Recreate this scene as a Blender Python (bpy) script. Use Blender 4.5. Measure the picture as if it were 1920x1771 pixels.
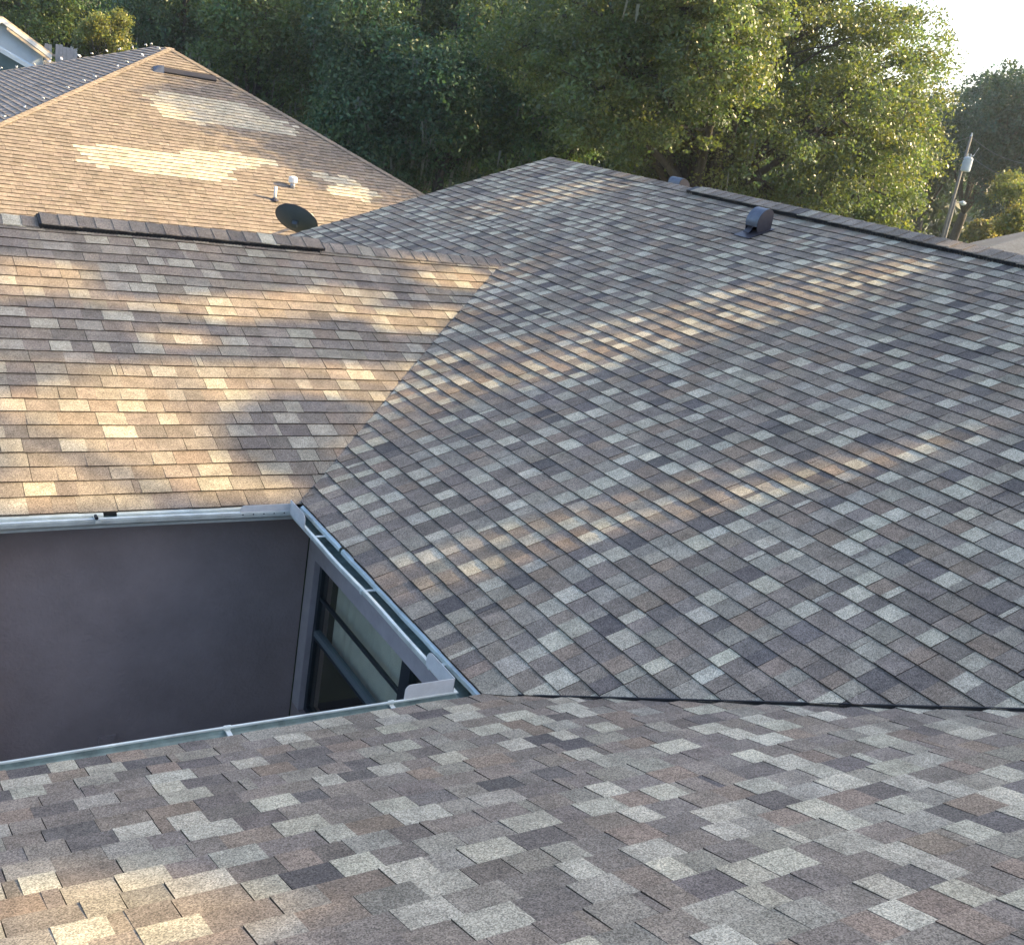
import bpy, math, random
import numpy as np
from mathutils import Matrix, Vector

random.seed(7); rng = np.random.default_rng(11)
for o in list(bpy.data.objects): bpy.data.objects.remove(o)
scn = bpy.context.scene; COL = scn.collection

# ------------------------------------------------------------------ camera
F_PX, YAW, PITCH, ROLL = 2022.49, math.radians(33.807), math.radians(-17.941), math.radians(9.846)
CAM = np.array([-2.6744, -6.4522, 2.6824])
_f = np.array([math.sin(YAW)*math.cos(PITCH), math.cos(YAW)*math.cos(PITCH), math.sin(PITCH)])
_r = np.array([math.cos(YAW), -math.sin(YAW), 0.0]); _u = np.cross(_r, _f)
RGT = _r*math.cos(ROLL)+_u*math.sin(ROLL); UPV = -_r*math.sin(ROLL)+_u*math.cos(ROLL); FWD = _f
cam_data = bpy.data.cameras.new("camera"); cam = bpy.data.objects.new("camera", cam_data); COL.objects.link(cam)
cam_data.sensor_width = 36.0; cam_data.sensor_fit = 'HORIZONTAL'; cam_data.lens = F_PX/1920*36
cam_data.clip_start = 0.05; cam_data.clip_end = 2000
M4 = Matrix.Identity(4)
for i in range(3):
    M4[i][0], M4[i][1], M4[i][2], M4[i][3] = RGT[i], UPV[i], -FWD[i], CAM[i]
cam.matrix_world = M4; scn.camera = cam

def at(u, v, t):
    """a point seen in direction (u, v) of the photograph, t metres deep"""
    return CAM + t*(FWD + (u-960)/F_PX*RGT - (v-885.5)/F_PX*UPV)

# ------------------------------------------------------------------ light
SUN_EL, SUN_AZ = math.radians(28.5), math.radians(104.0)      # azimuth from +Y towards +X
SUN = np.array([math.cos(SUN_EL)*math.sin(SUN_AZ), math.cos(SUN_EL)*math.cos(SUN_AZ), math.sin(SUN_EL)])
world = bpy.data.worlds.new("World"); scn.world = world; world.use_nodes = True
wn = world.node_tree; wn.nodes.clear()
sky = wn.nodes.new('ShaderNodeTexSky'); sky.sky_type = 'NISHITA'; sky.sun_disc = False
sky.sun_elevation = SUN_EL; sky.sun_rotation = SUN_AZ
sky.air_density = 0.9; sky.dust_density = 3.2; sky.ozone_density = 1.0
bg = wn.nodes.new('ShaderNodeBackground'); bg.inputs['Strength'].default_value = 0.15
wo = wn.nodes.new('ShaderNodeOutputWorld')
wn.links.new(sky.outputs[0], bg.inputs[0]); wn.links.new(bg.outputs[0], wo.inputs[0])
sl = bpy.data.lights.new("sun", 'SUN'); sl.energy = 4.0; sl.angle = math.radians(0.55); sl.color = (1.0, 0.745, 0.37)
so = bpy.data.objects.new("sun", sl); COL.objects.link(so)
so.rotation_euler = Vector(SUN).to_track_quat('Z', 'Y').to_euler()
so.location = (30, -8, 20)
vs = scn.view_settings; vs.view_transform = 'Standard'; vs.look = 'None'; vs.gamma = 1.0; vs.use_curve_mapping = False
vs.exposure = 1.70

# ------------------------------------------------------------------ helpers
def tag(o, label=None, cat=None, group=None, kind=None):
    if label: o['label'] = label
    if cat: o['category'] = cat
    if group: o['group'] = group
    if kind: o['kind'] = kind
    return o

def link(name, me, mat=None, parent=None, loc=None):
    o = bpy.data.objects.new(name, me); COL.objects.link(o)
    if mat is not None and me is not None: me.materials.append(mat)
    if loc is not None: o.location = loc
    if parent is not None: o.parent = parent
    return o

def thing(name, label, cat, loc=(0, 0, 0), group=None):
    o = bpy.data.objects.new(name, None); COL.objects.link(o); o.location = loc
    o.empty_display_size = 0.2
    return tag(o, label, cat, group)

class MB:
    """collects faces in world coordinates"""
    def __init__(s): s.v = []; s.f = []; s.c = []
    def add(s, verts, faces, col=None):
        n = len(s.v); s.v += [tuple(map(float, x)) for x in verts]
        s.f += [tuple(i+n for i in f) for f in faces]
        if col is not None: s.c += col if isinstance(col, list) else [col]*len(verts)
        return s
    def box(s, a, b, col=None):
        (x0, y0, z0), (x1, y1, z1) = [min(p, q) for p, q in zip(a, b)], [max(p, q) for p, q in zip(a, b)]
        v = [(x0,y0,z0),(x1,y0,z0),(x1,y1,z0),(x0,y1,z0),(x0,y0,z1),(x1,y0,z1),(x1,y1,z1),(x0,y1,z1)]
        return s.add(v, [(0,3,2,1),(4,5,6,7),(0,1,5,4),(1,2,6,5),(2,3,7,6),(3,0,4,7)], col)
    def obox(s, c, ax, ay, az, hx, hy, hz, col=None):
        c, ax, ay, az = map(np.array, (c, ax, ay, az))
        v = [c+i*hx*ax+j*hy*ay+k*hz*az for k in (-1, 1) for i, j in ((-1,-1),(1,-1),(1,1),(-1,1))]
        return s.add(v, [(0,3,2,1),(4,5,6,7),(0,1,5,4),(1,2,6,5),(2,3,7,6),(3,0,4,7)], col)
    def tube(s, pts, rad, n=8, cap=True, col=None):
        pts = [np.array(p, float) for p in pts]; rad = rad if hasattr(rad, '__len__') else [rad]*len(pts)
        vs_, fs = [], []
        for i, p in enumerate(pts):
            d = pts[min(i+1, len(pts)-1)]-pts[max(i-1, 0)]; d /= (np.linalg.norm(d)+1e-9)
            a = np.cross(d, [0, 0, 1.0] if abs(d[2]) < .9 else [1.0, 0, 0]); a /= np.linalg.norm(a); b = np.cross(d, a)
            for k in range(n):
                t = 2*math.pi*k/n; vs_.append(p+rad[i]*(math.cos(t)*a+math.sin(t)*b))
        for i in range(len(pts)-1):
            for k in range(n):
                fs.append((i*n+k, i*n+(k+1) % n, (i+1)*n+(k+1) % n, (i+1)*n+k))
        if cap: fs.append(tuple(range(n))[::-1]); fs.append(tuple((len(pts)-1)*n+k for k in range(n)))
        return s.add(vs_, fs, col)
    def sheet(s, poly, nrm, th, col=None):
        """flat outline with a real thickness"""
        nrm = np.array(nrm, float); nrm /= np.linalg.norm(nrm); P = [np.array(q, float) for q in poly]; n = len(P)
        v = P+[q+nrm*th for q in P]
        f = [tuple(range(n))[::-1], tuple(range(n, 2*n))]+[(i, (i+1) % n, n+(i+1) % n, n+i) for i in range(n)]
        return s.add(v, f, col)
    def build(s, name, mat, parent=None, loc=None, smooth=False):
        me = bpy.data.meshes.new(name)
        off = np.array(loc if loc is not None else (0, 0, 0), float)
        me.from_pydata([tuple(np.array(x)-off) for x in s.v] if loc is not None else s.v, [], s.f)
        if s.c:
            a = me.color_attributes.new('tint', 'FLOAT_COLOR', 'POINT')
            a.data.foreach_set('color', np.array(s.c, np.float32).ravel())
        if smooth:
            me.polygons.foreach_set('use_smooth', [True]*len(me.polygons))
        me.update()
        o = link(name, me, mat, None, None)
        if parent is not None:
            o.parent = parent
            pl = np.array(parent.location) if parent.parent is None else np.array(parent.location)+np.array(parent.parent.location)
            o.location = tuple(off-pl)
        elif loc is not None: o.location = tuple(off)
        return o

# ------------------------------------------------------------------ materials
def mat_new(name):
    m = bpy.data.materials.new(name); m.use_nodes = True
    nt = m.node_tree; nt.nodes.clear()
    out = nt.nodes.new('ShaderNodeOutputMaterial'); b = nt.nodes.new('ShaderNodeBsdfPrincipled')
    nt.links.new(b.outputs[0], out.inputs[0]); return m, nt, b, out
def N(nt, t, **kw):
    n = nt.nodes.new(t)
    for k, v in kw.items():
        if k in n.inputs: n.inputs[k].default_value = v
        else: setattr(n, k, v)
    return n
def mathn(nt, op, a, b, clamp=False):
    n = nt.nodes.new('ShaderNodeMath'); n.operation = op; n.use_clamp = clamp
    for i, x in enumerate((a, b)):
        if hasattr(x, 'links'): nt.links.new(x, n.inputs[i])
        else: n.inputs[i].default_value = x
    return n.outputs[0]
def maprange(nt, x, a, b, c, d):
    n = nt.nodes.new('ShaderNodeMapRange'); nt.links.new(x, n.inputs[0])
    for i, v in enumerate((a, b, c, d)): n.inputs[i+1].default_value = v
    return n.outputs[0]
def scalecol(nt, col, fac):
    n = nt.nodes.new('ShaderNodeVectorMath'); n.operation = 'SCALE'
    if hasattr(col, 'links'): nt.links.new(col, n.inputs[0])
    else: n.inputs[0].default_value = col[:3]
    if hasattr(fac, 'links'): nt.links.new(fac, n.inputs[3])
    else: n.inputs[3].default_value = fac
    return n.outputs[0]

def shingle_mat(name, granule=260.0, speck=(0.52, 1.5), bump=0.35):
    m, nt, b, out = mat_new(name)
    at_ = N(nt, 'ShaderNodeAttribute', attribute_name='tint'); geo = N(nt, 'ShaderNodeNewGeometry')
    vo = N(nt, 'ShaderNodeTexVoronoi', Scale=granule); nt.links.new(geo.outputs['Position'], vo.inputs['Vector'])
    bw = N(nt, 'ShaderNodeRGBToBW'); nt.links.new(vo.outputs['Color'], bw.inputs[0])
    k1 = maprange(nt, bw.outputs[0], 0.15, 0.85, *speck)
    n1 = N(nt, 'ShaderNodeTexNoise', Scale=9.0, Detail=4.0, Roughness=0.65); nt.links.new(geo.outputs['Position'], n1.inputs['Vector'])
    k2 = maprange(nt, n1.outputs['Fac'], 0.3, 0.7, 0.78, 1.22)
    n2 = N(nt, 'ShaderNodeTexNoise', Scale=0.8, Detail=3.0); nt.links.new(geo.outputs['Position'], n2.inputs['Vector'])
    k3 = maprange(nt, n2.outputs['Fac'], 0.3, 0.7, 0.9, 1.1)
    n3 = N(nt, 'ShaderNodeTexNoise', Scale=90.0, Detail=2.0); nt.links.new(geo.outputs['Position'], n3.inputs['Vector'])
    k4 = maprange(nt, n3.outputs['Fac'], 0.3, 0.7, 0.9, 1.1)
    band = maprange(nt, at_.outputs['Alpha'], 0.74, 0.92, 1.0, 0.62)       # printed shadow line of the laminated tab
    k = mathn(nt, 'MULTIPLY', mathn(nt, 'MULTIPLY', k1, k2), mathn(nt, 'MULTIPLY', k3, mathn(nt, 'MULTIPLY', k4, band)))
    nt.links.new(scalecol(nt, at_.outputs['Color'], k), b.inputs['Base Color'])
    b.inputs['Roughness'].default_value = 0.93; b.inputs['Specular IOR Level'].default_value = 0.25
    bp = N(nt, 'ShaderNodeBump', Strength=bump, Distance=0.003); nt.links.new(bw.outputs[0], bp.inputs['Height'])
    nt.links.new(bp.outputs[0], b.inputs['Normal'])
    return m

def plain(name, col, rough=0.6, metal=0.0, noise=None, bump=None, spec=0.5):
    m, nt, b, out = mat_new(name)
    b.inputs['Roughness'].default_value = rough; b.inputs['Metallic'].default_value = metal
    b.inputs['Specular IOR Level'].default_value = spec
    b.inputs['Base Color'].default_value = (*col, 1)
    geo = N(nt, 'ShaderNodeNewGeometry')
    if noise:
        sc, lo, hi = noise
        n = N(nt, 'ShaderNodeTexNoise', Scale=sc, Detail=5.0, Roughness=0.65); nt.links.new(geo.outputs['Position'], n.inputs['Vector'])
        nt.links.new(scalecol(nt, col, maprange(nt, n.outputs['Fac'], 0.3, 0.7, lo, hi)), b.inputs['Base Color'])
    if bump:
        sc, st = bump
        n = N(nt, 'ShaderNodeTexNoise', Scale=sc, Detail=4.0); nt.links.new(geo.outputs['Position'], n.inputs['Vector'])
        bp = N(nt, 'ShaderNodeBump', Strength=st, Distance=0.01); nt.links.new(n.outputs['Fac'], bp.inputs['Height'])
        nt.links.new(bp.outputs[0], b.inputs['Normal'])
    return m

def leaf_mat(name, transl=0.4, gloss=0.25):
    m = bpy.data.materials.new(name); m.use_nodes = True; nt = m.node_tree; nt.nodes.clear()
    out = nt.nodes.new('ShaderNodeOutputMaterial')
    at_ = N(nt, 'ShaderNodeAttribute', attribute_name='tint')
    p = nt.nodes.new('ShaderNodeBsdfPrincipled'); p.inputs['Roughness'].default_value = 0.42; p.inputs['Specular IOR Level'].default_value = gloss
    t = nt.nodes.new('ShaderNodeBsdfTranslucent'); mx = nt.nodes.new('ShaderNodeMixShader'); mx.inputs[0].default_value = transl
    nt.links.new(at_.outputs['Color'], p.inputs['Base Color'])
    hs = N(nt, 'ShaderNodeMixRGB', blend_type='MULTIPLY'); hs.inputs[0].default_value = 1.0; hs.inputs[2].default_value = (2.0, 1.8, 0.85, 1)
    nt.links.new(at_.outputs['Color'], hs.inputs[1]); nt.links.new(hs.outputs[0], t.inputs['Color'])
    nt.links.new(p.outputs[0], mx.inputs[1]); nt.links.new(t.outputs[0], mx.inputs[2]); nt.links.new(mx.outputs[0], out.inputs[0])
    return m

M = dict(
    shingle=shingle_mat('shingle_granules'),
    tan=shingle_mat('tan_shingle_granules', 60.0, (0.8, 1.2), 0.1),
    deck=plain('roof_deck', (0.06, 0.055, 0.055), 0.95, noise=(6, .8, 1.2)),
    black=plain('black_vent_plastic', (0.012, 0.012, 0.014), 0.55),
    gutter=plain('weathered_aluminium', (0.67, 0.71, 0.66), 0.42, 0.15, noise=(7, .72, 1.12), bump=(5, .08)),
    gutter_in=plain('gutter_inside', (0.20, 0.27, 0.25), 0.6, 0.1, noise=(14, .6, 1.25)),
    drip=plain('drip_edge_metal', (0.70, 0.78, 0.76), 0.35, 0.4, noise=(9, .8, 1.1), bump=(7, .06)),
    guard=plain('white_painted_sheet', (0.64, 0.64, 0.63), 0.5, 0.1, noise=(11, .85, 1.08)),
    screw=plain('dark_screw', (0.03, 0.035, 0.04), 0.5, 0.5),
    stucco=plain('dark_stucco', (0.30, 0.248, 0.236), 0.9, noise=(2.5, .84, 1.12), bump=(45, .6)),
    trim=plain('mauve_grey_trim', (0.38, 0.352, 0.36), 0.75, noise=(6, .85, 1.1), bump=(30, .12)),
    frame=plain('dark_window_frame', (0.018, 0.026, 0.032), 0.4),
    rail=plain('grey_window_rail', (0.13, 0.165, 0.18), 0.45),
    blind=plain('sage_curtain', (0.66, 0.65, 0.55), 0.9, noise=(3, .85, 1.1)),
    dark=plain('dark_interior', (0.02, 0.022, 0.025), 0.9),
    cream=plain('cream_paint', (0.72, 0.56, 0.38), 0.55, noise=(12, .9, 1.06)),
    patio=plain('patio_concrete', (0.3, 0.29, 0.27), 0.9, noise=(4, .8, 1.15)),
    vent=plain('brown_vent_metal', (0.055, 0.05, 0.062), 0.42, 0.3, noise=(20, .8, 1.2)),
    ventdark=plain('dark_brown_vent', (0.030, 0.026, 0.026), 0.5, noise=(15, .8, 1.2)),
    hood=plain('blue_grey_hood', (0.10, 0.115, 0.15), 0.4, 0.3, noise=(18, .8, 1.2)),
    ventgrey=plain('grey_galvanised', (0.36, 0.38, 0.44), 0.4, 0.6, noise=(25, .8, 1.15)),
    white=plain('white_paint', (0.78, 0.77, 0.74), 0.6, noise=(5, .9, 1.05)),
    siding=plain('pale_blue_siding', (0.52, 0.60, 0.66), 0.75, noise=(3, .92, 1.05)),
    greenwall=plain('grey_green_siding', (0.10, 0.14, 0.14), 0.85, noise=(3, .9, 1.1)),
    fence=plain('pale_fence_board', (0.60, 0.54, 0.50), 0.85, noise=(8, .8, 1.1)),
    pole=plain('weathered_pole', (0.17, 0.16, 0.14), 0.9, noise=(10, .75, 1.15)),
    transformer=plain('transformer_paint', (0.48, 0.53, 0.56), 0.5, noise=(6, .92, 1.05)),
    wire=plain('grey_wire', (0.12, 0.14, 0.14), 0.6),
    dish=plain('grey_dish', (0.05, 0.068, 0.088), 0.6, noise=(4, .92, 1.06)),
    bark=plain('oak_bark', (0.052, 0.044, 0.036), 0.95, noise=(9, .6, 1.35), bump=(18, .6)),
    moss=plain('spanish_moss', (0.16, 0.17, 0.13), 0.95),
    grass=plain('lawn', (0.06, 0.075, 0.03), 0.95, noise=(1.2, .6, 1.4), bump=(20, .4)),
    leaf=leaf_mat('oak_leaf', 0.40, 0.6),
    leaf_dark=leaf_mat('deep_green_leaf', 0.28, 0.3),
    wallgrey=plain('render_wall', (0.42, 0.38, 0.34), 0.9, noise=(3, .9, 1.08)),
)
# glass
gm = bpy.data.materials.new('window_glass'); gm.use_nodes = True; nt = gm.node_tree; nt.nodes.clear()
_o = nt.nodes.new('ShaderNodeOutputMaterial'); _t = nt.nodes.new('ShaderNodeBsdfTransparent'); _t.inputs[0].default_value = (.93, .95, .93, 1)
_g = nt.nodes.new('ShaderNodeBsdfGlossy'); _g.inputs['Roughness'].default_value = 0.03
_lw = nt.nodes.new('ShaderNodeLayerWeight'); _lw.inputs[0].default_value = .5; _pw = mathn(nt, 'POWER', _lw.outputs['Facing'], 4.0); _fr = mathn(nt, 'ADD', mathn(nt, 'MULTIPLY', _pw, .6), .04); _m = nt.nodes.new('ShaderNodeMixShader')
nt.links.new(_fr, _m.inputs[0]); nt.links.new(_t.outputs[0], _m.inputs[1]); nt.links.new(_g.outputs[0], _m.inputs[2]); nt.links.new(_m.outputs[0], _o.inputs[0])
M['glass'] = gm

# ------------------------------------------------------------------ ground
GZ = -2.75
g = MB(); n = 48
for i in range(n+1):
    for j in range(n+1):
        a, b2 = (i/n*2-1), (j/n*2-1); x, y = 420*a*abs(a), 420*b2*abs(b2)
        d = math.hypot(x-1, y+1); g.v.append((x, y, GZ-0.02+0.25*math.sin(x*.05)*math.sin(y*.043)*min(1, max(0, d-12)/30)))
for i in range(n):
    for j in range(n): g.f.append((i*(n+1)+j, (i+1)*(n+1)+j, (i+1)*(n+1)+j+1, i*(n+1)+j+1))
tag(g.build('ground', M['grass']), kind='structure')
tag(MB().box((-6.5, -2.88, GZ), (0.2, 0.29, GZ+.06)).build('patio', M['patio']), kind='structure')

# ------------------------------------------------------------------ own house: roof geometry
p, WL, WM, YE, D = 0.38389, 3.2802, 5.8273, 6.6207, 2.59
S1 = math.sqrt(1+p*p); EXPO = 0.1385; YS = -9.5; XW = -7.0; FR = 4.7      # FR: run of the near wing
house = thing('house', 'house with shingled brown and grey hip and valley roof around a small courtyard', 'house', (0, 0, GZ))

class Slope:
    def __init__(s, O, U, V, Nn): s.O, s.U, s.V, s.N = [np.array(x, float) for x in (O, U, V, Nn)]
    def P(s, u, v, h=0.0): return s.O+u*s.U+v*s.V+h*s.N

def clip(poly, planes):
    for a, b2, c in planes:
        out = []
        for i in range(len(poly)):
            P0, P1 = poly[i], poly[(i+1) % len(poly)]
            d0, d1 = a*P0[0]+b2*P0[1]-c, a*P1[0]+b2*P1[1]-c
            if d0 <= 0: out.append(P0)
            if d0*d1 < 0:
                t = d0/(d0-d1); out.append((P0[0]+t*(P1[0]-P0[0]), P0[1]+t*(P1[1]-P0[1])))
        poly = out
        if len(poly) < 3: return []
    return poly

PALC = [(.412, .364, .284), (.448, .396, .306), (.322, .282, .226), (.244, .197, .157), (.224, .184, .153), (.250, .189, .144),
        (.276, .238, .190), (.162, .136, .120), (.186, .152, .127), (.128, .110, .102)]
PALC = [(r_, g_*1.018, b_*.985) for r_, g_, b_ in PALC]
W_TOOTH = np.cumsum([26, 9, 10, 16, 12, 8, 13, 2, 4, 0.5])/100.5
W_GAP = np.cumsum([1.5, 0, 4, 24, 24, 13, 10, 10, 12, 4])/102.5
def pick(r, tooth, last=-1):
    W = W_TOOTH if tooth else W_GAP; k = int(np.searchsorted(W, r.random()))
    if k == last or (k < 2 and last in (0, 1)): k = int(np.searchsorted(W, r.random()))
    return min(k, len(PALC)-1)

def px_area(P):
    d = [np.array(q)-CAM for q in P]; uv = []
    for q in d:
        z = q@FWD
        if z < .2: return 0
        uv.append((960+F_PX*(q@RGT)/z, 885.5-F_PX*(q@UPV)/z))
    cx = sum(u for u, v in uv)/len(uv); cy = sum(v for u, v in uv)/len(uv)
    if not (0 <= cx <= 1920 and 0 <= cy <= 1771): return 0
    a = 0
    for i in range(len(uv)):
        a += uv[i][0]*uv[(i+1) % len(uv)][1]-uv[(i+1) % len(uv)][0]*uv[i][1]
    return abs(a)/2

def wob(u, v, seed):
    return 0.0035*math.sin(1.7*u+.9*v+seed)+0.0025*math.sin(3.9*u-2.3*v+2*seed)

def lay_shingles(S, u0, u1, vmax, planes_of, lift=0.0, expo=EXPO, widths=(.095, .20), pal=None, seed=0, thick=1.0, vstart=-.016, colour=None, soft=0.0):
    """courses of laminated tabs; returns [(verts, faces, colours, area)]"""
    r = random.Random(seed); out = []; nc = int(vmax/expo)+1
    for i in range(nc):
        v0 = i*expo if i else vstart; vt = (i+1)*expo+0.022
        u = u0-r.random()*.3; tooth = r.random() < .5; last = -1
        ph = r.random()*6
        while u < u1:
            tooth = not tooth if r.random() < .93 else tooth
            w = r.uniform(*widths)*(0.92 if tooth else 1.0)
            if r.random() < .05: w = r.uniform(.028, .05)
            gap = 0.0035 if r.random() < .42 else 0.0006
            a, b2 = u, u+w-gap
            hb = ((.0112 if tooth else .0085)+r.uniform(-.0008, .0012))*thick
            vv = v0+r.uniform(-.0018, .0018)+.0025*math.sin(u*2.1+ph)
            k = pick(r, tooth, last); last = k
            jit = r.uniform(.9, 1.1); base = PALC[k] if colour is None else colour(S, (a+b2)/2, vv+expo/2, r)
            if soft: base = tuple(b_*(1-soft)+m2*soft for b_, m2 in zip(base, (.250, .206, .158)))
            c = (base[0]*jit*r.uniform(.98, 1.02), base[1]*jit, base[2]*jit*r.uniform(.97, 1.03))
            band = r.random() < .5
            sk = r.uniform(-.0015, .0015)
            poly = clip([(a, vv), (b2, vv+sk), (b2, vt), (a, vt)], planes_of((a+b2)/2, vv))
            u += w
            if len(poly) < 3: continue
            top, bot, cols = [], [], []
            for (pu, pv) in poly:
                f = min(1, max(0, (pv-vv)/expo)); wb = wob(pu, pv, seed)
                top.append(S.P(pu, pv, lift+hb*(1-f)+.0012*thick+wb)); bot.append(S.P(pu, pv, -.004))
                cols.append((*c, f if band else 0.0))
            m_ = len(poly)
            faces = [tuple(range(m_))]
            for q in range(m_):
                q2 = (q+1) % m_
                if poly[q][1] > vt-1e-6 and poly[q2][1] > vt-1e-6: continue
                faces.append((2*m_+q, m_+q, m_+q2, 2*m_+q2))
            edge0 = list(top)
            dark = [(x[0]*.30, x[1]*.28, x[2]*.28, 0.0) for x in cols]      # cut edge: bare asphalt
            out.append((top+bot+edge0, faces, cols+dark+dark, px_area(top)))
    return out

slopes = {
  'main': Slope((0, 0, 0), (0, 1, 0), (1/S1, 0, p/S1), (-p/S1, 0, 1/S1)),
  'left': Slope((0, 0, 0), (1, 0, 0), (0, 1/S1, p/S1), (0, -p/S1, 1/S1)),
  'near': Slope((0, -D, 0), (1, 0, 0), (0, -1/S1, p/S1), (0, p/S1, 1/S1)),
}
def planes_main(u, v):
    pl = [(0, 1, WM*S1), (1, 0, YE+.03), (-1, 0, -YS)]
    if u < -D/2: pl.append((-1, -1/S1, D))
    elif u < WL: pl.append((1, -1/S1, 0))
    else: pl.append((-1, -1/S1, -2*WL))
    return pl
def planes_left(u, v): return [(0, 1, WL*S1), (1, -1/S1, .01), (-1, 0, -XW)]
def planes_near(u, v): return [(0, 1, FR*S1), (1, -1/S1, .01), (-1, 0, -XW)]
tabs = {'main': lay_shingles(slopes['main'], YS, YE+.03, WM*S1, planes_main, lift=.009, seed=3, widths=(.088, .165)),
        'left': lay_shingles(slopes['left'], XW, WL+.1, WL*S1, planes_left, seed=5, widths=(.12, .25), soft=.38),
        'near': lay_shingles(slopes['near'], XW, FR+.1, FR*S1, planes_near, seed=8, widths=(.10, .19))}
areas = sorted((t[3] for k in tabs for t in tabs[k]), reverse=True)
LIM = areas[299]
labels = {'main': 'large grey and brown slope falling towards the courtyard gutter', 'left': 'warm sunlit slope above the dark courtyard wall', 'near': 'near slope in the foreground'}
def deckmesh(pts, n):
    m_ = MB(); m_.sheet([np.array(q)-np.array(n)*.006 for q in pts], -np.array(n, float), .05); return m_
deckpts = {'main': [(0, -D, 0), (0, 0, 0), (WL, WL, p*WL), (0.02, 2*WL, 0.008), (0.03, YE, 0.011), (WM, YE, p*WM), (WM, YS, p*WM), (-D-YS, YS, p*(-D-YS))],
           'left': [(XW, 0, 0), (0, 0, 0), (WL, WL, p*WL), (XW, WL, p*WL)],
           'near': [(0, -D, 0), (XW, -D, 0), (XW, -D-FR, p*FR), (FR, -D-FR, p*FR)]}
for k in ('main', 'left', 'near'):
    dp = deckpts[k]
    if k == 'main': dp[7] = (min(FR, -D-YS), -D-min(FR, -D-YS), p*min(FR, -D-YS)); dp[6] = (WM, dp[7][1], p*WM)
    slope = deckmesh(dp, slopes[k].N).build('roof_slope', M['deck'], house); slope['label'] = labels[k]
    slope.location = (0, 0, -GZ)
    fld = MB()
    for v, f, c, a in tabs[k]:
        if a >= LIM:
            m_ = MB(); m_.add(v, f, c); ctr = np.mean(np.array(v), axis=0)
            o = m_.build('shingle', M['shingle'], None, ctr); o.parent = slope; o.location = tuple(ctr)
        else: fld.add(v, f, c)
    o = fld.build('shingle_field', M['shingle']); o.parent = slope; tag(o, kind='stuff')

# sealed cut edge of the lower valley
vd = np.array([1, -1, p]); vd /= np.linalg.norm(vd); vs0 = np.array([.10, -D-.10, p*.10]); cutm = MB(); sd = np.array([1, 1, 0])/math.sqrt(2)
vp_ = []
for i in range(41):
    q = vs0+vd*(i*.165)+np.array([0, 0, .0]); jw = .0015*math.sin(i*1.9)
    vp_ += [q-sd*(.003+jw)+(0, 0, .004), q-sd*(.003+jw)+(0, 0, .019), q+sd*.003+(0, 0, .020), q+sd*.004+(0, 0, .004)]
cutm.add(vp_, [(4*i+j, 4*i+j+1, 4*i+j+5, 4*i+j+4) for i in range(40) for j in range(3)])
o = cutm.build('valley_edge', M['black'], None); o.parent = house; o.location = (0, 0, -GZ)

# hidden slopes: back of the left wing, far side of the main roof, back of the near wing
for pts, nn in (([(XW, WL, p*WL), (WL, WL, p*WL), (0, 2*WL, 0), (XW, 2*WL, 0)], (0, p/S1, 1/S1)),
                ([(WM, dp[2][1], p*WM), (WM, YE, p*WM), (2*WM, YE, 0), (2*WM, dp[2][1], 0)], (p/S1, 0, 1/S1)),
                ([(XW, -D-FR, p*FR), (XW, -D-2*FR, 0), (2*WM, -D-2*FR, 0), (WM, -D-FR, p*WM), (FR, -D-FR, p*FR)], (0, -p/S1, 1/S1))):
    nn = np.array(nn); m_ = MB(); m_.sheet([np.array(q)-nn*.002 for q in pts], -nn, .05)
    m_.c = [(.19, .17, .155, 0.0)]*len(m_.v)
    o = m_.build('back_slope', M['shingle'], house); o.location = (0, 0, -GZ)

def housepart(mb, name, mat, label=None, smooth=False):
    o = mb.build(name, mat, None, smooth=smooth); o.parent = house; o.location = (0, 0, -GZ)
    if label: o['label'] = label
    return o
def sub(mb, name, mat, parent, smooth=False):
    o = mb.build(name, mat, None, smooth=smooth); o.parent = parent; return o

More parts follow.
